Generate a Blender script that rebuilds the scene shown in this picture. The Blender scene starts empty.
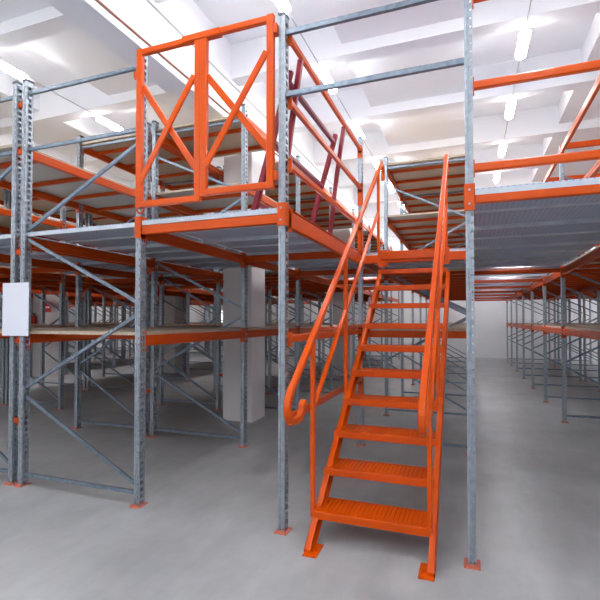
import bpy, bmesh, math, random
from mathutils import Vector, Matrix
random.seed(4)
C = bpy.context.scene.collection
PI = math.pi

# ------------------------------------------------------------ materials
def new_mat(name):
    m = bpy.data.materials.new(name); m.use_nodes = True
    nt = m.node_tree; b = nt.nodes['Principled BSDF']
    return m, nt, b
def srgb(r, g, b):
    f = lambda c: (c/255/12.92) if c/255 <= .04045 else ((c/255+.055)/1.055)**2.4
    return (f(r), f(g), f(b), 1)
def noise_mat(name, c1, c2, scale=6, rough=.5, metal=0, bump=0, bscale=60, detail=4, stretch=None, spec=.5, coat=0):
    m, nt, b = new_mat(name)
    tc = nt.nodes.new('ShaderNodeTexCoord'); src = tc.outputs['Object']
    if stretch:
        mp = nt.nodes.new('ShaderNodeMapping'); mp.inputs['Scale'].default_value = stretch
        nt.links.new(src, mp.inputs['Vector']); src = mp.outputs['Vector']
    n = nt.nodes.new('ShaderNodeTexNoise'); n.inputs['Scale'].default_value = scale; n.inputs['Detail'].default_value = detail
    nt.links.new(src, n.inputs['Vector'])
    r = nt.nodes.new('ShaderNodeValToRGB'); r.color_ramp.elements[0].color = c1; r.color_ramp.elements[1].color = c2
    r.color_ramp.elements[0].position = .3; r.color_ramp.elements[1].position = .7
    nt.links.new(n.outputs['Fac'], r.inputs['Fac']); nt.links.new(r.outputs['Color'], b.inputs['Base Color'])
    b.inputs['Roughness'].default_value = rough; b.inputs['Metallic'].default_value = metal
    b.inputs['Specular IOR Level'].default_value = spec; b.inputs['Coat Weight'].default_value = coat
    b.inputs['Coat Roughness'].default_value = .15
    if bump:
        n2 = nt.nodes.new('ShaderNodeTexNoise'); n2.inputs['Scale'].default_value = bscale
        nt.links.new(src, n2.inputs['Vector'])
        bp = nt.nodes.new('ShaderNodeBump'); bp.inputs['Strength'].default_value = bump; bp.inputs['Distance'].default_value = .01
        nt.links.new(n2.outputs['Fac'], bp.inputs['Height']); nt.links.new(bp.outputs['Normal'], b.inputs['Normal'])
    return m
ORANGE = noise_mat('orange_powder_coat', srgb(204, 74, 0), srgb(212, 82, 0), 3, .3, 0, .04, 200, spec=.28)
DORANGE = noise_mat('rack_orange_paint', srgb(190, 66, 0), srgb(200, 74, 3), 3, .38, 0, .04, 200, spec=.28)
CRIMSON = noise_mat('crimson_paint', srgb(126, 8, 34), srgb(140, 14, 42), 4, .35)
GALV = noise_mat('galvanised_steel', srgb(142, 152, 163), srgb(168, 177, 186), 25, .38, .55, 0, detail=2)
TIE = noise_mat('galvanised_bracing', srgb(108, 121, 136), srgb(132, 145, 159), 25, .4, .6, 0, detail=2)
DARKCAP = noise_mat('dark_plastic_cap', srgb(70, 78, 88), srgb(80, 90, 100), 8, .5)
EDGE = noise_mat('sheet_edge', srgb(186, 196, 208), srgb(204, 212, 222), 10, .5, .1)
BOARD = noise_mat('chipboard', srgb(168, 151, 130), srgb(192, 176, 156), 70, .45, 0, .06, 150, spec=.6)
FOOT = noise_mat('primer_foot_plate', srgb(190, 104, 84), srgb(204, 116, 94), 8, .6)
WHITE = noise_mat('white_plaster', srgb(236, 238, 243), srgb(243, 244, 248), 1.2, .85, 0, .12, 12, spec=.2)
CEIL = noise_mat('painted_concrete', srgb(240, 242, 248), srgb(246, 248, 252), 1.0, .85, 0, .1, 14, spec=.2)
COLM = noise_mat('column_plaster', srgb(224, 222, 224), srgb(234, 233, 235), 1.5, .85, 0, .12, 18, spec=.2)
BOARDW = noise_mat('sign_white', srgb(222, 226, 240), srgb(228, 232, 244), 2, .5)
PIPEB = noise_mat('copper_pipe', srgb(150, 92, 72), srgb(165, 105, 85), 5, .5)
PIPEG = noise_mat('grey_conduit', srgb(175, 175, 180), srgb(190, 190, 195), 5, .5)
RED = noise_mat('red_enamel', srgb(190, 30, 35), srgb(200, 38, 40), 5, .35)

def floor_mat():
    m, nt, b = new_mat('polished_concrete')
    tc = nt.nodes.new('ShaderNodeTexCoord')
    def nz(sc, det, st=(1, 1, 1), rot=0):
        mp = nt.nodes.new('ShaderNodeMapping'); mp.inputs['Scale'].default_value = st; mp.inputs['Rotation'].default_value = (0, 0, rot)
        nt.links.new(tc.outputs['Object'], mp.inputs['Vector'])
        n = nt.nodes.new('ShaderNodeTexNoise'); n.inputs['Scale'].default_value = sc; n.inputs['Detail'].default_value = det
        n.inputs['Roughness'].default_value = .6
        nt.links.new(mp.outputs['Vector'], n.inputs['Vector']); return n
    a = nz(.9, 6); c = nz(7, 8, (1, .25, 1), .4)
    mx = nt.nodes.new('ShaderNodeMath'); mx.operation = 'MULTIPLY_ADD'; mx.inputs[1].default_value = .35
    nt.links.new(c.outputs['Fac'], mx.inputs[0]); nt.links.new(a.outputs['Fac'], mx.inputs[2])
    r = nt.nodes.new('ShaderNodeValToRGB')
    r.color_ramp.elements[0].position = .45; r.color_ramp.elements[0].color = srgb(146, 148, 151)
    r.color_ramp.elements[1].position = .9; r.color_ramp.elements[1].color = srgb(182, 184, 186)
    nt.links.new(mx.outputs[0], r.inputs['Fac']); nt.links.new(r.outputs['Color'], b.inputs['Base Color'])
    b.inputs['Roughness'].default_value = .36; b.inputs['Specular IOR Level'].default_value = .4
    bp = nt.nodes.new('ShaderNodeBump'); bp.inputs['Strength'].default_value = .06; bp.inputs['Distance'].default_value = .01
    nt.links.new(c.outputs['Fac'], bp.inputs['Height']); nt.links.new(bp.outputs['Normal'], b.inputs['Normal'])
    return m
FLOOR = floor_mat()

def perf_mat():
    m, nt, b = new_mat('perforated_galvanised')
    tc = nt.nodes.new('ShaderNodeTexCoord')
    sc = nt.nodes.new('ShaderNodeVectorMath'); sc.operation = 'MULTIPLY'; sc.inputs[1].default_value = (28, 28, 28)
    nt.links.new(tc.outputs['Object'], sc.inputs[0])
    fr = nt.nodes.new('ShaderNodeVectorMath'); fr.operation = 'FRACTION'; nt.links.new(sc.outputs[0], fr.inputs[0])
    sb = nt.nodes.new('ShaderNodeVectorMath'); sb.operation = 'SUBTRACT'; sb.inputs[1].default_value = (.5, .5, .5)
    nt.links.new(fr.outputs[0], sb.inputs[0])
    mu = nt.nodes.new('ShaderNodeVectorMath'); mu.operation = 'MULTIPLY'; mu.inputs[1].default_value = (1, 1, 0)
    nt.links.new(sb.outputs[0], mu.inputs[0])
    ln = nt.nodes.new('ShaderNodeVectorMath'); ln.operation = 'LENGTH'; nt.links.new(mu.outputs[0], ln.inputs[0])
    lt = nt.nodes.new('ShaderNodeMath'); lt.operation = 'LESS_THAN'; lt.inputs[1].default_value = .2
    nt.links.new(ln.outputs['Value'], lt.inputs[0])
    n = nt.nodes.new('ShaderNodeTexNoise'); n.inputs['Scale'].default_value = 5; n.inputs['Detail'].default_value = 5
    nt.links.new(tc.outputs['Object'], n.inputs['Vector'])
    r = nt.nodes.new('ShaderNodeValToRGB'); r.color_ramp.elements[0].color = srgb(172, 190, 216); r.color_ramp.elements[1].color = srgb(196, 211, 232)
    nt.links.new(n.outputs['Fac'], r.inputs['Fac'])
    mix = nt.nodes.new('ShaderNodeMix'); mix.data_type = 'RGBA'
    nt.links.new(lt.outputs[0], mix.inputs['Factor']); nt.links.new(r.outputs['Color'], mix.inputs['A'])
    mix.inputs['B'].default_value = srgb(142, 160, 188)
    nt.links.new(mix.outputs['Result'], b.inputs['Base Color'])
    b.inputs['Metallic'].default_value = .15; b.inputs['Roughness'].default_value = .5
    return m
PERF = perf_mat()

def emit_mat(name, col, s):
    m, nt, b = new_mat(name)
    b.inputs['Base Color'].default_value = (.9, .9, .9, 1)
    b.inputs['Emission Color'].default_value = col; b.inputs['Emission Strength'].default_value = s
    return m
LAMP = emit_mat('lamp_diffuser', (1, .99, .975, 1), 54)
LAMP2 = emit_mat('under_deck_lamp', (.95, .97, 1, 1), 100)

# ------------------------------------------------------------ mesh builder
class MB:
    def __init__(s): s.v = []; s.f = []
    def quad(s, a, b, c, d):
        n = len(s.v); s.v += [tuple(a), tuple(b), tuple(c), tuple(d)]; s.f.append((n, n+1, n+2, n+3)); return s
    def box(s, x0, x1, y0, y1, z0, z1):
        n = len(s.v)
        s.v += [(x0, y0, z0), (x1, y0, z0), (x1, y1, z0), (x0, y1, z0), (x0, y0, z1), (x1, y0, z1), (x1, y1, z1), (x0, y1, z1)]
        s.f += [tuple(n+i for i in q) for q in ((0, 3, 2, 1), (4, 5, 6, 7), (0, 1, 5, 4), (1, 2, 6, 5), (2, 3, 7, 6), (3, 0, 4, 7))]
        return s
    def cbox(s, x0, x1, y0, y1, z0, z1, c=.006):
        """box with chamfered edges along its longest side"""
        L = (x1-x0, y1-y0, z1-z0); ax = L.index(max(L)); o = [i for i in range(3) if i != ax]
        lo = (x0, y0, z0); hi = (x1, y1, z1)
        a0, a1, b0, b1 = lo[o[0]], hi[o[0]], lo[o[1]], hi[o[1]]
        p = [(a0+c, b0), (a1-c, b0), (a1, b0+c), (a1, b1-c), (a1-c, b1), (a0+c, b1), (a0, b1-c), (a0, b0+c)]
        n = len(s.v)
        for t in (lo[ax], hi[ax]):
            for q in p:
                w = [0, 0, 0]; w[ax] = t; w[o[0]] = q[0]; w[o[1]] = q[1]; s.v.append(tuple(w))
        for i in range(8): s.f.append((n+i, n+(i+1) % 8, n+8+(i+1) % 8, n+8+i))
        s.f.append(tuple(n+i for i in reversed(range(8)))); s.f.append(tuple(n+8+i for i in range(8)))
        return s
    def sweep(s, pts, prof, up=(0, 0, 1), closed=False):
        """sweep a closed profile (list of (a, b)) along points; a = side axis, b = up axis"""
        P = [Vector(p) for p in pts]; n0 = len(s.v); k = len(prof)
        for i, p in enumerate(P):
            if i == 0: t = (P[1]-P[0]).normalized(); sc = 1
            elif i == len(P)-1: t = (P[-1]-P[-2]).normalized(); sc = 1
            else:
                a = (P[i]-P[i-1]).normalized(); b = (P[i+1]-P[i]).normalized(); t = (a+b).normalized()
                sc = 1/max(.5, math.cos(a.angle(b)/2))
            side = t.cross(Vector(up))
            if side.length < 1e-4: side = Vector((1, 0, 0))
            side.normalize(); u = side.cross(t).normalized()
            for (a_, b_) in prof: s.v.append(tuple(p+side*a_+u*(b_*sc)))
        for i in range(len(P)-1):
            for j in range(k):
                a = n0+i*k+j; b = n0+i*k+(j+1) % k
                s.f.append((a, b, b+k, a+k))
        s.f.append(tuple(n0+j for j in reversed(range(k)))); s.f.append(tuple(n0+(len(P)-1)*k+j for j in range(k)))
        return s
    def bar(s, p, q, w=.04, h=.02, up=(0, 1, 0), c=.004):
        a, b = w/2, h/2
        return s.sweep([p, q], [(-a+c, -b), (a-c, -b), (a, -b+c), (a, b-c), (a-c, b), (-a+c, b), (-a, b-c), (-a, -b+c)], up)
    def tube(s, pts, r=.02, n=10, up=(0, 0, 1)):
        return s.sweep(pts, [(r*math.cos(2*PI*i/n), r*math.sin(2*PI*i/n)) for i in range(n)], up)
    def channel(s, p, q, w=.035, h=.022, up=(0, 1, 0)):
        """C-shaped brace: open channel profile"""
        a, b, t = w/2, h/2, .004
        return s.sweep([p, q], [(-a, -b), (a, -b), (a, b), (a*.45, b), (a*.45, b-t), (a-t, b-t), (a-t, -b+t), (-a+t, -b+t), (-a+t, b-t), (-a*.45, b-t), (-a*.45, b), (-a, b)], up)
    def bolt(s, c, axis='y', r=.009, l=.008):
        c = Vector(c); d = {'x': Vector((1, 0, 0)), 'y': Vector((0, 1, 0)), 'z': Vector((0, 0, 1))}[axis]
        return s.sweep([c-d*l/2, c+d*l/2], [(r*math.cos(PI*i/3), r*math.sin(PI*i/3)) for i in range(6)], (0, 0, 1) if axis != 'z' else (0, 1, 0))
    def mesh(s, name, mat):
        me = bpy.data.meshes.new(name); me.from_pydata(s.v, [], s.f); me.materials.append(mat); me.update()
        return me
    def build(s, name, mat, parent=None, loc=(0, 0, 0)):
        return link(name, s.mesh(name, mat), parent, loc)
def link(name, me, parent=None, loc=(0, 0, 0)):
    o = bpy.data.objects.new(name, me); C.objects.link(o); o.location = loc
    if parent: o.parent = parent
    return o
def tag(o, label=None, cat=None, group=None, kind=None):
    if label: o['label'] = label
    if cat: o['category'] = cat
    if group: o['group'] = group
    if kind: o['kind'] = kind
    return o
def thing(name, loc, label, cat, group=None):
    o = bpy.data.objects.new(name, None); C.objects.link(o); o.location = loc; o.empty_display_size = .2
    return tag(o, label, cat, group)
def struct(name, mb, mat):
    return tag(mb.build(name, mat), kind='structure')

# ------------------------------------------------------------ dimensions
YF = 3.09                       # front plane of the racking
AX0, AX1 = -3.955, -2.605         # row left of the gated walkway
BX0, BX1 = -5.28, -4.085         # row behind it, back to back
DX0, DX1 = -1.268, 0.0          # row behind the stairs
CX0, CX1 = 1.35, 2.65
YA = [YF+1.87*k for k in range(9)]
YD = [5.53+1.85*k for k in range(8)]
YC = [YF, 5.5]+[7.83+1.8*k for k in range(7)]
YW = 19.9                       # back wall
DZ0, DZ1 = 2.262, 2.345         # deck beams
PW, PD = .05, .074             # upright section (x, y)

# ------------------------------------------------------------ upright with punched holes
def upright_mesh(h):
    mb = MB(); x, y = PW/2, PD/2; pitch = .055; nz = int(h/pitch)
    for sx in (-1, 1):          # perforated faces looking along x : two rows of slots
        ys = [-y, -.02, .02, y]
        for i in range(3):
            if i == 1:
                for k in range(nz+1):
                    z0 = k*pitch; hz0, hz1 = z0+.008, z0+.043
                    z1 = min(z0+pitch, h)
                    if k == nz or hz1 > h-.03: mb.quad((sx*x, ys[i], z0), (sx*x, ys[i+1], z0), (sx*x, ys[i+1], h), (sx*x, ys[i], h)); break
                    mb.quad((sx*x, ys[i], z0), (sx*x, ys[i+1], z0), (sx*x, ys[i+1], hz0), (sx*x, ys[i], hz0))
                    mb.quad((sx*x, ys[i], hz1), (sx*x, ys[i+1], hz1), (sx*x, ys[i+1], z1), (sx*x, ys[i], z1))
            else: mb.quad((sx*x, ys[i], 0), (sx*x, ys[i+1], 0), (sx*x, ys[i+1], h), (sx*x, ys[i], h))
    for sy in (-1, 1):          # flanks with a fold and one column of small holes
        xs = [(-x, 0), (-.012, 0), (-.009, .005), (-.001, .005), (.002, 0), (.008, 0), (.019, 0), (x, 0)]
        for i in range(7):
            (a, da), (b, db) = xs[i], xs[i+1]; ya, yb = sy*(y-da), sy*(y-db)
            if i == 5:
                for k in range(nz+1):
                    z0 = k*pitch; hz0, hz1 = z0+.015, z0+.033; z1 = min(z0+pitch, h)
                    if k == nz or hz1 > h-.03: mb.quad((a, ya, z0), (b, yb, z0), (b, yb, h), (a, ya, h)); break
                    mb.quad((a, ya, z0), (b, yb, z0), (b, yb, hz0), (a, ya, hz0))
                    mb.quad((a, ya, hz1), (b, yb, hz1), (b, yb, z1), (a, ya, z1))
            else: mb.quad((a, ya, 0), (b, yb, 0), (b, yb, h), (a, ya, h))
    return mb.mesh('upright', GALV)
UP_S, UP_T = upright_mesh(3.83), upright_mesh(4.21)
cap = MB(); cap.cbox(-PW/2-.004, PW/2+.004, -PD/2-.004, PD/2+.004, 0, .022, .004); CAP = cap.mesh('post_cap', DARKCAP)
fp = MB(); fp.cbox(-.05, .05, -.07, .055, 0, .005, .002); fp.bolt((.04, -.06, .01), 'z', .006, .01); fp.bolt((-.04, -.06, .01), 'z', .006, .01)
fp.box(-.036, .036, -.055, -.0505, .004, .02)
FP = fp.mesh('foot_plate', FOOT)

brace_cache = {}
def brace_mesh(w, za, zb):
    k = (round(w, 3), za, zb)
    if k not in brace_cache:
        mb = MB(); mb.channel((-w/2+PW/2-.005, 0, za), (w/2-PW/2+.005, 0, zb), .028, .022)
        mb.bolt((-w/2+PW/2+.012, -.014, za), 'y', .007, .01); mb.bolt((w/2-PW/2-.012, -.014, zb), 'y', .007, .01)
        brace_cache[k] = mb.mesh('brace', TIE)
    return brace_cache[k]
def tie_mesh(w, zs, tallbraces=()):
    k = ('t', round(w, 3), tuple(zs), tuple(tallbraces))
    if k not in brace_cache:
        mb = MB()
        for z in zs: mb.channel((-w/2+PW/2-.005, 0, z), (w/2-PW/2+.005, 0, z), .03, .026)
        brace_cache[k] = mb.mesh('upright_frame', TIE)
    return brace_cache[k]
BR = [(.84, .16), (.91, 1.6), (2.32, 1.7), (2.4, 3.07)]
BRT = BR+[(3.75, 3.15)]
def frame(rack, x0, x1, y, tall, detail=True, braced=True, ties=None):
    w = x1-x0; xc = (x0+x1)/2
    br = (BRT if tall else BR) if braced else []
    zs = ties or ((.1, 4.05) if tall else (.1, 3.18, 3.72))
    f = link('upright_frame', tie_mesh(w, zs[:1]), rack, (xc, y, 0))
    for z in zs[1:]: link('tie_bar', tie_mesh(w, (z,)), f)
    h = 4.21 if tall else 3.83
    for sx in (-1, 1):
        link('upright', UP_T if tall else UP_S, f, (sx*w/2, 0, 0))
        link('foot_plate', FP, f, (sx*w/2, 0, 0))
        if detail: link('post_cap', CAP, f, (sx*w/2, 0, h))
    if True:
        for za, zb in br: link('brace', brace_mesh(w, za, zb), f)
    return f

beam_cache = {}
def beam_mesh(L, h=.09, t=.045):
    """beam running along y, top at z=0, with end connectors"""
    k = (round(L, 3), h, t)
    if k not in beam_cache:
        mb = MB(); y0, y1 = PD/2, L-PD/2
        mb.cbox(-t/2, t/2, y0, y1, -h, 0, .006)
        mb.cbox(-t/2-.003, t/2+.003, y0+.001, y1-.001, -h*.55, -h*.45, .002)
        for a, b in ((y0-.004, y0+.006), (y1-.006, y1+.004)):
            mb.box(-t/2-.006, t/2+.006, a, b, -h-.05, .035)
        beam_cache[k] = mb.mesh('rack_beam', DORANGE)
    return beam_cache[k]
def split(y0, y1, holes):
    seg = [(y0, y1)]
    for a, b in holes:
        out = []
        for s, e in seg:
            if b <= s or a >= e: out.append((s, e)); continue
            if a-s > .1: out.append((s, a))
            if e-b > .1: out.append((b, e))
        seg = out
    return seg
def shelf(rack, x0, x1, ya, yb, z, mat=None, board=True, holes=(), nbar=3, bh=.09, sides=(1, 1), ext=0):
    """one level of one bay: two beams, board on top (top at z+.03)"""
    L = yb-ya
    for k, xx in enumerate((x0, x1)):
        if sides[k]: link('rack_beam', beam_mesh(L, bh), rack, (xx, ya, z))
    if not board: return
    mat = mat or BOARD
    for s, e in split(ya, yb, holes):
        a, b = s+(.05 if s == ya else 0), e-(.05 if e == yb else 0)
        if mat is PERF:
            deck_panels(rack, x0+.0-.01, x1+.01, s+(.0 if s > ya else -ext), e+.0, z, 'deck_panel'); continue
        mb = MB(); mb.cbox(x0-.02+PW/2+.0, x1+.02-PW/2, s+.002, e-.002, 0, .028, .003)
        bd = mb.build('shelf_board', mat, rack, (0, 0, z+.001))
        for i in range(nbar):
            yy = ya+L*(i+.5)/nbar
            if not (s+.04 < yy < e-.04): continue
            q = MB(); q.cbox(x0+.024, x1-.024, -.018, .018, -.05, -.001, .003); q.build('support_bar', DORANGE, bd, (0, yy, 0))
def deck_panels(parent, x0, x1, ya, yb, z, name='deck_panel', w=.93):
    n = max(1, round((yb-ya)/w)); d = (yb-ya)/n
    for i in range(n):
        a = ya+i*d; mb = MB()
        mb.box(x0, x1, a+.002, a+d-.002, .034, .04)
        pn = mb.build(name, PERF, parent, (0, 0, z+.002))
        for ya_, yb_, z0_ in ((a+.002, a+.006, 0), (a+d-.006, a+d-.002, 0), (a+d/2-.006, a+d/2+.006, .016)):
            m2 = MB(); m2.box(x0+.004, x1-.004, ya_, yb_, z0_, .0335); m2.build('folded_edge', EDGE, pn)

# ------------------------------------------------------------ rack rows
def rack_row(label, x0, x1, ys, tall_from, lv, near=True, deckmat=lambda k: BOARD, holes=(), group='steel rack rows'):
    """lv(k) -> list of (z, boarded) for bay k; every row starts with its origin at its front left foot"""
    r = thing('pallet_rack', (x0, ys[0], 0), label, 'rack', group)
    for k, y in enumerate(ys):
        frame(r, x0, x1, y, k >= tall_from, near and k < 5)
    for k in range(len(ys)-1):
        shelf(r, x0, x1, ys[k], ys[k+1], DZ1, deckmat(k), True, holes, 3, .1)
        for z, bd in lv(k): shelf(r, x0, x1, ys[k], ys[k+1], z, BOARD, bd, holes, 3 if near else 1)
    return r
def fix(r):                     # parts were placed in world coordinates: shift them to the empty's frame
    for c in r.children: c.location = c.location-r.location
COLX = (-3.6, -3.1)
colholes = [(6.1, 6.66), (12.15, 12.75)]
def lvA(k): return [(1.42, True)]+([(3.24, True), (4.1, True)] if k >= 1 else [])
def lvB(k): return [(1.42, True), (3.24, True)]+([(4.1, True)] if k >= 1 else [])
rA = rack_row('rack row with the braced grey end frame, just left of the orange gate', AX0, AX1, YA, 1, lvA, True,
              lambda k: PERF if k < 2 else BOARD, colholes)
for z in (.6, 1.36, 2.2, 3.17, 3.62):
    for k in (0, 1, 2):
        mb = MB(); mb.box(BX1+PW/2, AX0-PW/2, -.012, .012, -.025, .025); mb.box(AX0-PW/2-.006, AX0-PW/2, -.03, .03, -.045, .045)
        mb.build('row_spacer', DORANGE, rA, ((0, YA[k]-.01, z)))
fix(rA)
rB = rack_row('rack row at the left picture edge, back to back with the braced row', BX0, BX1, YA, 1, lvB, True,
              lambda k: PERF if k < 2 else BOARD); fix(rB)

# row behind the stairs
rD = thing('pallet_rack', (DX0, YD[0], 0), 'rack row straight behind the orange stairs, two chipboard shelves high above the landing', 'rack', 'steel rack rows')
for k, y in enumerate(YD):
    frame(rD, DX0, DX1, y, k >= 1, k < 5, k >= 1, (.1,) if k == 0 else None)
for k in range(len(YD)-1):
    shelf(rD, DX0, DX1, YD[k], YD[k+1], DZ1, PERF if k == 0 else BOARD, True, (), 3, .1)
    shelf(rD, DX0, DX1, YD[k], YD[k+1], 1.42, BOARD, True)
    if k >= 1:
        shelf(rD, DX0, DX1, YD[k], YD[k+1], 3.24, BOARD); shelf(rD, DX0, DX1, YD[k], YD[k+1], 4.1, BOARD)
for y, z, h in ((YD[0]-.05, DZ1+.0, .1), (YD[0]-.05, 1.42, .08)):
    mb = MB(); mb.cbox(DX0+PW/2, DX1-PW/2, -.02, .02, -h, 0, .005); mb.build('cross_beam', ORANGE if y < 6 else DORANGE, rD, (0, y, z))
# orange sleeves and hooks on the first left post
for z0, z1 in ((3.58, 3.72), (2.98, 3.26), (2.36, 2.75), (2.2, 2.36), (1.3, 1.5), (.62, .9)):
    mb = MB(); mb.cbox(-PW/2-.005, PW/2+.005, -PD/2-.008, PD/2-.03, z0, z1, .004); mb.build('post_sleeve', ORANGE, rD, (DX0, YD[0], 0))
fix(rD)

def lvC(k): return [(1.42, True), (3.3, False), (4.19, False)]
rC = rack_row('rack row along the right side of the right aisle, lit front shelf edge', CX0, CX1, YC, 0, lvC, True)
for y in YC[1:]:
    mb = MB(); mb.cbox(CX0+PW/2, CX1-PW/2, -.02, .02, -.045, .045); mb.build('cross_beam', DORANGE, rC, (0, y-.05, 4.2))
fix(rC)
rE = rack_row('rack row behind the right aisle row, at the right picture edge', 2.75, 4.05, YC[1:], 0, lambda k: [(1.42, True)], False); fix(rE)
YL = [4.0+1.87*k for k in range(9)]
lab = ['rack row across the hidden left aisle, seen low between the braced posts',
       'rack row back to back with the one across the left aisle, by the far pillar',
       'rack row beyond the second left aisle, beside the pillar with the red sign',
       'rack row back to back beyond the second left aisle, deep in the left background',
       'rack row beyond the third left aisle, far in the left background',
       'rack row back to back with that of the third left aisle',
       'last rack row on the far left, in front of the left wall']
for i, (a, b) in enumerate(((-7.93, -6.63), (-9.33, -8.03), (-11.98, -10.7), (-13.38, -12.08), (-16.1, -14.8), (-17.5, -16.2), (-21.5, -20.2))):
    ys = YL[(0 if i < 2 else 1):]
    h = [(11.0, 11.7)] if i == 1 else ([(9.0, 9.6)] if i == 2 else [])
    r = rack_row(lab[i], a, b, ys, 0, (lambda k: [(1.42, True), (3.24, True), (4.1, True)]) if i < 2 else (lambda k: [(1.42, True), (3.24, True)]), False, holes=h); fix(r)

# ------------------------------------------------------------ stair portal (front frame of the stair bay)
P2X, P3X = -1.295, .008
pf = thing('portal_frame', (P2X, YF, 0), 'two tall galvanised posts framing the stairs, tied by two thin grey bars near the top', 'frame')
for i, x in enumerate((P2X, P3X)):
    p = link('upright', UP_T if i else UP_S, pf, (x-P2X, 0, 0)); link('foot_plate', FP, p)
    link('post_cap', CAP, p, (0, 0, 4.21 if i else 3.83))
    mb = MB(); mb.cbox(-PW/2-.008, PW/2+.008, -PD/2-.012, PD/2+.006, 2.25, 2.42, .005)
    s_ = mb.build('post_sleeve', ORANGE, p)
    for dz in (2.29, 2.38):
        q = MB(); q.bolt((.0, -PD/2-.016, dz), 'y', .008, .01); q.build('bolt', GALV, pf, (x-P2X, 0, 0))
for z in (3.24, 3.71):
    mb = MB(); mb.channel((PW/2, 0, z), (P3X-P2X-PW/2, 0, z), .036, .03); mb.build('tie_bar', TIE, pf)

# ------------------------------------------------------------ gated walkway (left of stairs)
w1 = thing('walkway_deck', (AX1, YF, DZ0), 'galvanised raised walkway deck carrying the orange gate, orange beam along its front', 'walkway', 'raised walkway decks')
def at(r, o): o.location = Vector(o.location)-r.location; return o
def xbeam(parent, x0, x1, y, z1, h, t=.045, mat=ORANGE, name='cross_beam'):
    mb = MB(); mb.cbox(x0, x1, -t/2, t/2, z1-h, z1, .006)
    for a, b in ((x0, x0+.008), (x1-.008, x1)): mb.box(a, b, -t/2-.006, t/2+.006, z1-h-.035, z1+.02)
    return at(parent, mb.build(name, mat, parent, (0, y, 0)))
def ybeam(parent, x, y0, y1, z1, h, t=.045, mat=ORANGE, name='edge_beam'):
    mb = MB(); mb.cbox(-t/2, t/2, y0, y1, z1-h, z1, .006)
    for a, b in ((y0, y0+.008), (y1-.008, y1)): mb.box(-t/2-.006, t/2+.006, a, b, z1-h-.035, z1+.02)
    return at(parent, mb.build(name, mat, parent, (x, 0, 0)))
xbeam(w1, AX1+PW/2, P2X-PW/2, YF-.01, DZ1, .075)
for y in YA[1:5]: xbeam(w1, AX1+.03, DX0-.03, y, DZ1-.002, .08, mat=DORANGE)
ybeam(w1, DX0-.005, YF+PD/2, YD[0]-PD/2, DZ1+.02, .12)
mb = MB(); mb.box(-.003, .003, YF+.06, YD[0]-.06, DZ1+.04, DZ1+.085); mb.box(-.003, .03, YF+.06, YD[0]-.06, DZ1+.082, DZ1+.087)
at(w1, mb.build('toe_board', ORANGE, w1, (DX0-.075, 0, 0)))
deck_panels(w1, AX1+.03, DX0-.045, YF-.035, YA[4]+.1, DZ1); [at(w1, c) for c in w1.children if c.name.startswith('deck_panel')]
mb = MB(); mb.cbox(-PW/2-.008, PW/2+.008, -PD/2-.012, PD/2+.006, 2.24, 2.42, .005); at(w1, mb.build('post_sleeve', ORANGE, w1, (AX1, YF, 0)))

# right aisle deck
w2 = thing('walkway_deck', (0, YF, DZ0), 'galvanised raised deck roofing the right aisle, seen from below', 'walkway', 'raised walkway decks')
xbeam(w2, P3X+PW/2, CX0-PW/2, YF-.01, DZ1+.03, .08)
for y in YC[2:]: xbeam(w2, .03, CX0-.03, y, DZ1-.002, .06, mat=DORANGE)
ybeam(w2, .012, YF+PD/2, YD[0]-.05, DZ1-.004, .1, .03, DORANGE)
deck_panels(w2, .034, CX0-.034, YF-.035, 18.7, DZ1, w=1.2); [at(w2, c) for c in w2.children if c.name.startswith('deck_panel')]
w = thing('walkway_deck', (-6.63, 3.09, DZ0), 'dark raised deck over the aisle at the left picture edge', 'walkway', 'raised walkway decks')
for k in range(4): xbeam(w, -6.6, -5.31, YA[k]+(.1 if k == 0 else 0), DZ1-.002, .08, mat=DORANGE)
deck_panels(w, -6.596, -5.314, YA[0], YA[3], DZ1); [at(w, c) for c in w.children if c.name.startswith('deck_panel')]

# ------------------------------------------------------------ guard rails
def rail_set(name, label, axis, fixed, a, b, zs, h=.055, t=.035, mat=ORANGE, group=None):
    g = thing(name, (fixed if axis == 'y' else a, a if axis == 'y' else fixed, zs[0]), label, 'guard rail', group)
    for z in zs:
        mb = MB()
        if axis == 'y':
            mb.cbox(-t/2, t/2, a, b, -h/2, h/2, .008); mb.box(-t/2-.005, t/2+.003, a-.004, a+.008, -h, h*.9); mb.box(-t/2-.005, t/2+.003, b-.008, b+.004, -h, h*.9)
            at(g, mb.build('rail', mat, g, (fixed, 0, z)))
        else:
            mb.cbox(a, b, -t/2, t/2, -h/2, h/2, .008); mb.box(a-.004, a+.008, -t/2-.005, t/2+.005, -h, h*.9); mb.box(b-.008, b+.004, -t/2-.005, t/2+.005, -h, h*.9)
            at(g, mb.build('rail', mat, g, (0, fixed, z)))
    return g
rail_set('guard_rail', 'three orange guard rails on the walkway edge beside the stair opening', 'y', DX0+.005, YF+PD/2, YD[0]-PD/2, (2.72, 3.2, 3.69), group='orange guard rails')
rail_set('guard_rail', 'two orange guard rails below deck level between the left stair post and the post behind', 'y', DX0+.005, YF+PD/2, YD[0]-PD/2, (.82, 1.41), .06, group='orange guard rails')
rail_set('guard_rail', 'three orange guard rails at the front edge of the right deck', 'x', YF, P3X+PW/2, CX0-PW/2, (2.53, 3.065, 3.64), .055, group='orange guard rails')

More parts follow.
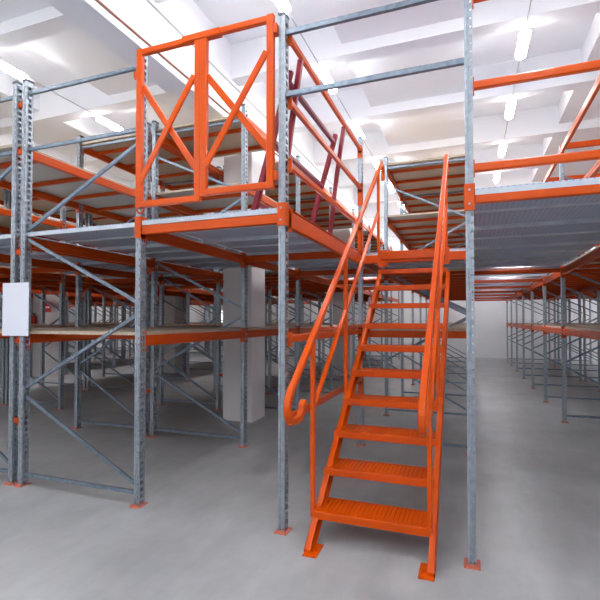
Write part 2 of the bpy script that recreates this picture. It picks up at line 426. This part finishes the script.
# ------------------------------------------------------------ swing gate
g = thing('swing_gate', (AX1, YF-.06, 2.4), 'orange double gate with crossed braces above the left walkway front', 'gate')
gy = YF-.065
def gb(mb, p, q, w=.045, t=.04): mb.bar((p[0], gy, p[1]), (q[0], gy, q[1]), t, w, (0, 1, 0)) if False else mb.bar((p[0], gy, p[1]), (q[0], gy, q[1]), w, t, (0, 1, 0), .005)
for (x0, x1, z0, z1, d1, d2) in ((-2.57, -2.0, 2.51, 3.79, ((-2.545, 3.50), (-2.03, 2.76)), ((-2.03, 3.49), (-2.565, 2.68))),
                                 (-1.945, -1.372, 2.55, 3.80, ((-1.92, 3.47), (-1.40, 2.83)), ((-1.40, 3.55), (-1.92, 2.76)))):
    leaf = MB(); gb(leaf, (x0, z0), (x1, z0), .05)
    lf = leaf.build('gate_leaf', ORANGE, g); lf.location = -g.location
    m_ = MB(); gb(m_, (x0, z1), (x1, z1), .05); m_.build('top_bar', ORANGE, lf)
    for x in (x0, x1):
        m_ = MB(); gb(m_, (x, z0-.025), (x, z1+.025), .055, .045); m_.build('stile', ORANGE, lf)
    m_ = MB(); gb(m_, *d1, .052, .022)
    m_.build('diagonal_brace', ORANGE, lf, (0, .006, 0))
    m_ = MB(); gb(m_, *d2, .052, .02); m_.build('diagonal_brace', ORANGE, lf, (0, -.016, 0))
m_ = MB(); m_.cbox(-2.14, -1.80, gy-.03, gy+.03, 3.768, 3.824, .006); at(g, m_.build('top_sleeve', ORANGE, g))
m_ = MB()
for z in (3.72, 2.62): m_.box(-1.375, P2X-PW/2, gy-.012, gy+.05, z-.035, z+.035)
for z in (3.62, 2.62): m_.box(-2.64, -2.58, gy-.0, gy+.025, z-.03, z+.03)
at(g, m_.build('hinge', ORANGE, g))
m_ = MB(); m_.tube([(-2.56+.035*math.cos(a), gy, 2.475+.035*math.sin(a)) for a in [PI*.95+i*PI*1.1/8 for i in range(9)]], .009, 6, (0, 1, 0)); at(g, m_.build('latch_hook', DORANGE, g))

# ------------------------------------------------------------ crimson pallet gate
pg = thing('pallet_gate', (-1.5, 3.25, 2.39), 'crimson tubular safety gate leaning on the deck beside the stair opening', 'gate')
BX_, TX_, zb, zt = -1.62, -1.30, 2.4, 3.5
def bp_(s, yy): return (BX_+(TX_-BX_)*s, yy, zb+(zt-zb)*s)
for yy in (3.24, 4.52):
    m_ = MB(); m_.bar(bp_(0, yy), bp_(1, yy), .046, .046, (0, 1, 0), .006); at(pg, m_.build('leaning_post', CRIMSON, pg))
for s_ in (.08, .52, .93):
    a, b = bp_(s_, 3.24), bp_(s_, 4.52); m_ = MB(); m_.bar((a[0], a[1]+.02, a[2]), (b[0], b[1]-.02, b[2]), .04, .04, (0, 0, 1), .006); at(pg, m_.build('rail', CRIMSON, pg))
for yy in (3.32, 4.64):
    m_ = MB(); m_.bar((-1.41, yy, 2.4), (-1.325, yy, 3.1), .042, .042, (0, 1, 0), .006); m_.bar((-1.325, yy, 3.1), (-1.245, yy, 3.62), .042, .042, (0, 1, 0), .006)
    at(pg, m_.build('swing_arm', CRIMSON, pg))

# ------------------------------------------------------------ staircase
st = thing('staircase', (-.65, 2.87, 0), 'bright orange steel staircase with perforated treads and looped handrails', 'stairs')
SXL, SXR = -1.02, -.225
RISE, RUN, Y0, Z0 = .2175, .275, 3.015, .21
sl = RISE/RUN
def obj_st(mb, name, parent=st, mat=ORANGE):
    o = mb.build(name, mat, parent)
    if parent is st: o.location = -st.location
    return o
for x in (SXL, SXR):
    mb = MB(); sd = -1 if x < -.6 else 1
    def zl(y): return (y-Y0)*sl+Z0-.045
    def slab(xa, xb, pr):
        n = len(mb.v); k = len(pr)
        for xx in (xa, xb):
            for (y, z) in pr: mb.v.append((xx, y, z))
        mb.f.append(tuple(n+i for i in reversed(range(k)))); mb.f.append(tuple(n+k+i for i in range(k)))
        for i in range(k): mb.f.append((n+i, n+(i+1) % k, n+k+(i+1) % k, n+k+i))
    xo, xi, xw = x+sd*.022, x-sd*.022, x+sd*.015
    slab(min(xo, xw), max(xo, xw), [(2.84, .004), (2.985, .004), (5.49, zl(5.49)-.135), (5.49, zl(5.49)), (2.84, zl(2.84))])
    slab(min(xo, xi), max(xo, xi), [(2.84, .004), (2.848, .004), (2.848, zl(2.848)-.01), (5.49, zl(5.49)-.01), (5.49, zl(5.49)), (2.84, zl(2.84))])
    slab(min(xo, xi), max(xo, xi), [(2.977, .004), (2.985, .004), (5.49, zl(5.49)-.135), (5.49, zl(5.49)-.125)])
    s_ = obj_st(mb, 'stringer')
    q = MB(); sg = 1
    q.cbox(x-.03 if x > -.6 else x-.02, x+.03 if x > -.6 else x+.075, 2.8, 2.98, 0, .008, .002) if x < -.6 else q.cbox(x-.075, x+.02, 2.8, 2.98, 0, .008, .002)
    q.bolt((x+(.05 if x < -.6 else -.05), 2.88, .014), 'z', .01, .012)
    q.build('foot_plate', ORANGE, s_)
for k in range(10):
    y, z = Y0+RUN*k, Z0+RISE*k; x0, x1 = SXL-.024, SXR-.012
    mb = MB(); mb.cbox(x0, x1, y, y+.012, z-.055, z, .003); mb.cbox(x0, x1, y+.268, y+.28, z-.045, z-.001, .003)
    for xx in (x0, x1-.006): mb.box(xx, xx+.006, y+.012, y+.268, z-.045, z)
    tr = obj_st(mb, 'tread')
    m2 = MB(); nb = 26; w = (x1-x0-.012)/nb
    for i in range(nb):                             # grip grating: bars running front to back, serrated cross bars
        xa = x0+.006+i*w; m2.box(xa+w*.1, xa+w*.9, y+.012, y+.268, z-.022, z+.001)
    for j in range(9): m2.box(x0+.006, x1-.006, y+.02+j*.03, y+.038+j*.03, z-.02, z-.003)
    m2.build('grating', ORANGE, tr)
mb = MB(); mb.cbox(SXL+.023, SXR-.023, 5.42, 5.455, 2.28, 2.38, .004); mb.box(SXL-.02, SXL+.1, 5.45, 5.455, 2.2, 2.4); mb.box(SXR-.1, SXR+.02, 5.45, 5.455, 2.2, 2.4)
obj_st(mb, 'top_bracket')
def arc(cy, cz, r, a0, a1, n=7): return [(cy+r*math.cos(math.radians(a0+(a1-a0)*i/n)), cz+r*math.sin(math.radians(a0+(a1-a0)*i/n))) for i in range(n+1)]
for x, side in ((SXL-.03, -1), (SXR-.022, 1)):
    def rz(y): return 1.22+.79*(y-2.79)
    prof = [(-.015, -.021), (.015, -.021), (.021, -.015), (.021, .015), (.015, .021), (-.015, .021), (-.021, .015), (-.021, -.015)]
    pts = [(2.86, 1.0)]+arc(2.755, .98, .075, 0, -90, 4)[0:]+arc(2.665, 1.0, .095, -90, -180, 5)[1:]+[(2.57, 1.02), (2.585, 1.06), (2.62, 1.1)]+[(3.2, rz(3.2)), (5.70, rz(5.70))]+[(5.79, rz(5.70)+.06), (5.86, rz(5.70)+.04), (5.885, rz(5.7)-.03), (5.885, rz(5.7)-.13)]
    mb = MB(); mb.sweep([(x, a, b) for a, b in pts], prof, (1, 0, 0)); hr = obj_st(mb, 'handrail')
    mb = MB(); mb.bar((x, 3.07, .93), (x, 5.55, .93+.79*2.48), .028, .036, (1, 0, 0), .006); obj_st(mb, 'mid_rail')
    for y, zb_ in ((3.05, .16), (3.97, .86), (4.85, 1.55), (5.56, 2.36)):
        if y == 4.85: continue
        mb = MB(); mb.cbox(x-.016, x+.016, y-.018, y+.018, zb_, rz(y)-.02, .005); obj_st(mb, 'handrail_post')

# ------------------------------------------------------------ sign board, wall sign, extinguisher
mb = MB(); mb.cbox(-.172, .172, -.003, .003, 0, .5, .002); sb = mb.build('sign_board', BOARDW, None, (-4.01, YF-.058, 1.402))
tag(sb, 'blank white board fixed across the two leftmost front posts', 'board')

# ------------------------------------------------------------ room
XL, XR, YB = -25.0, 7.2, -4.5
struct('floor', MB().box(XL, XR, YB, YW, -.1, 0), FLOOR)
struct('wall_back', MB().box(XL, XR, YW, YW+.2, 0, 5.6), WHITE)
struct('wall_left', MB().box(XL-.2, XL, YB, YW, 0, 5.6), WHITE)
struct('wall_right', MB().box(XR, XR+.2, YB, YW, 0, 5.6), WHITE)
struct('wall_front', MB().box(XL, XR, YB-.2, YB, 0, 5.6), WHITE)
ZS, ZO, ZB = 5.5, 5.15, 5.0
cm = MB(); cm.box(XL, XR, YB, YW, ZS, ZS+.2)
for a, b in ((-3.5, -5.4), (-1.53, 0.0), (1.56, 3.7), (5.2, 7.2), (-6.9, -8.9), (-10.2, -13.2), (-14.6, -17.9), (-19.4, -24.9)):
    cm.box(min(a, b), max(a, b), YB, YW, ZO, ZS)
struct('ceiling', cm, CEIL)
n = 1
y = 5.61-1.85*5
while y < YW:
    struct('trim_%d' % n, MB().box(XL, XR, y, y+.22, ZB, ZO+.0 if False else ZS), CEIL); n += 1; y += 1.85
for x in (-3.5, -8.55, -11.1, -16.4, 3.9):
    struct('trim_%d' % n, MB().box(x, x+.33, YB, YW, 4.38, ZS), CEIL); n += 1
for x, y, w in ((-3.6, 6.15, .5), (-3.6, 12.2, .5), (-8.62, 11.1, .5), (-11.3, 9.05, .5)):
    struct('trim_%d' % n, MB().cbox(x, x+w, y, y+.48, 0, 4.38, .01), COLM); n += 1
for z in (3.3, 4.0, 4.7):
    struct('trim_%d' % n, MB().box(XL, XR, YW-.03, YW, z, z+.05), WHITE); n += 1
wn = 1
for x in (-15.2, -11.9):
    o = struct('window_%d' % wn, MB().box(x, x+1.1, YW-.03, YW, 1.45, 2.0), emit_mat('window_daylight_%d' % wn, (.9, .95, 1, 1), 1.6)); wn += 1
for x in (-12, -8.5, -5, -1.5, 2.0):  # unseen glowing panels added behind the camera to light the front faces
    o = struct('window_%d' % wn, MB().box(x, x+2.6, YB, YB+.03, 2.6, 4.9), emit_mat('window_daylight_%d' % wn, (.93, .96, 1, 1), .5)); wn += 1
# pipes on the left girder
def pipe(label, x, z, r, mat, y0=YB+.05, y1=YW-.1):
    mb = MB(); mb.tube([(0, y0, 0), (0, y1, 0)], r, 8); o = mb.build('pipe', mat, None, (x, 0, z)); return tag(o, label, 'pipe')
pipe('thin copper coloured pipe along the lower side of the left ceiling girder', -3.158, 4.47, .011, PIPEB)
pipe('thin grey pipe high on the side of the left ceiling girder', -3.158, 4.98-.05, .011, PIPEG)

# red sign on the far pillar
es = thing('fire_sign', (-10.795, 9.04, 1.75), 'small red square fire sign on the far left pillar', 'sign')
mb = MB(); mb.cbox(-.13, .13, -.006, 0, 0, .26, .002); mb.build('plate', RED, es, (.05, 0, .02))
mb = MB(); mb.box(-.08, .08, -.009, -.006, .11, .15); mb.build('white_bar', BOARDW, es, (.05, 0, .02))
ex = thing('fire_extinguisher', (-11.15, 9.0, 1.25), 'dark red fire extinguisher hanging on the far left pillar', 'extinguisher')
mb = MB(); mb.sweep([(0, 0, 0), (0, 0, .02), (0, 0, .36), (0, 0, .42)], [(.065*math.cos(PI*i/6), .065*math.sin(PI*i/6)) for i in range(12)], (0, 1, 0)); mb.build('cylinder', RED, ex, (0, -.03, 0))
mb = MB(); mb.box(-.02, .02, -.05, -.01, .42, .5); mb.box(-.05, .05, -.045, -.02, .47, .49); mb.build('valve', DARKCAP, ex)

# ------------------------------------------------------------ lamps
hb = MB(); hb.cbox(-.05, .05, -.22, .22, .042, .085, .01); hb.box(-.02, .02, -.2, .2, .08, .09); HOUS = hb.mesh('housing', PIPEG)
db = MB(); db.sweep([(0, -.25, 0), (0, .25, 0)], [(.062*math.cos(PI*.97+PI*1.06*i/10), .06*math.sin(PI*.97+PI*1.06*i/10)+.045) for i in range(11)], (0, 0, 1)); DIFF = db.mesh('diffuser', LAMP)
names = {0: 'right aisle', 1: 'gated walkway', 2: 'far left aisle', 3: 'second far left aisle', 4: 'rightmost part of the hall', 5: 'third far left aisle', 6: 'aisle next to the left wall'}
ordw = ['nearest', 'second', 'third', 'fourth', 'fifth', 'sixth', 'seventh', 'eighth', 'ninth', 'tenth', 'eleventh', 'twelfth', 'thirteenth']
for li, x in enumerate((.65, -1.87, -5.85, -9.9, 4.4, -14.0, -18.8)):
    j = 0; y = 6.12-1.85*5
    while y < YW-.5:
        if y < 2: lb = 'white ceiling tube light behind the viewpoint over the hall front'  # unseen lamps added behind the camera as front light
        else: lb = '%s glowing ceiling tube light in the line over the %s' % (ordw[j], names[li]); j += 1
        L = thing('ceiling_light', (x, y, 4.93), lb, 'light', 'ceiling tube lights')
        link('housing', HOUS, L); link('diffuser', DIFF, L)
        y += 1.85
    mb = MB(); mb.tube([(0, YB+.05, 0), (0, YW-.1, 0)], .008, 6); o = mb.build('conduit', PIPEG, None, (x, 0, 4.985-.0)); o.location.z = 4.99
    tag(o, 'thin straight conduit carrying the lights over the %s' % names[li], 'conduit')

ub = MB(); ub.cbox(-.32, .32, -.03, .03, 0, .02, .004); UH = ub.mesh('housing', PIPEG)
ub = MB(); ub.cbox(-.3, .3, -.022, .022, -.02, 0, .006); UD = ub.mesh('diffuser', LAMP2)
for x, ys, nm in ((.66, (YC[2], YC[3], YC[5], YC[7]), 'right aisle'), (-1.95, (YA[3],), 'gated walkway')):  # hidden tubes: nearest right one inferred, the rest added to brighten the aisles
    for j, y in enumerate(ys):
        L = thing('tube_light', (x, y+.1, DZ1-.02), '%s tube light under the deck of the %s' % (('nearest', 'second', 'third', 'fourth')[j], nm), 'light', 'tube lights below the decks')
        link('housing', UH, L); link('diffuser', UD, L)

# ------------------------------------------------------------ world, camera
w = bpy.data.worlds.new('World'); bpy.context.scene.world = w; w.use_nodes = True
w.node_tree.nodes['Background'].inputs['Color'].default_value = (.8, .85, 1, 1)
w.node_tree.nodes['Background'].inputs['Strength'].default_value = .2
cd = bpy.data.cameras.new('Camera'); cam = bpy.data.objects.new('Camera', cd); C.objects.link(cam)
cam.location = (0, 0, 1.55); cam.rotation_euler = (PI/2+.0205, 0, .3565)
cd.sensor_width = 36; cd.lens = 449.5945/600*36; cd.shift_x = -1.6/600; cd.shift_y = 10.9/600; cd.clip_start = .05
bpy.context.scene.camera = cam
vs = bpy.context.scene.view_settings; vs.view_transform = 'Standard'; vs.look = 'None'; vs.gamma = 1; vs.exposure = .7
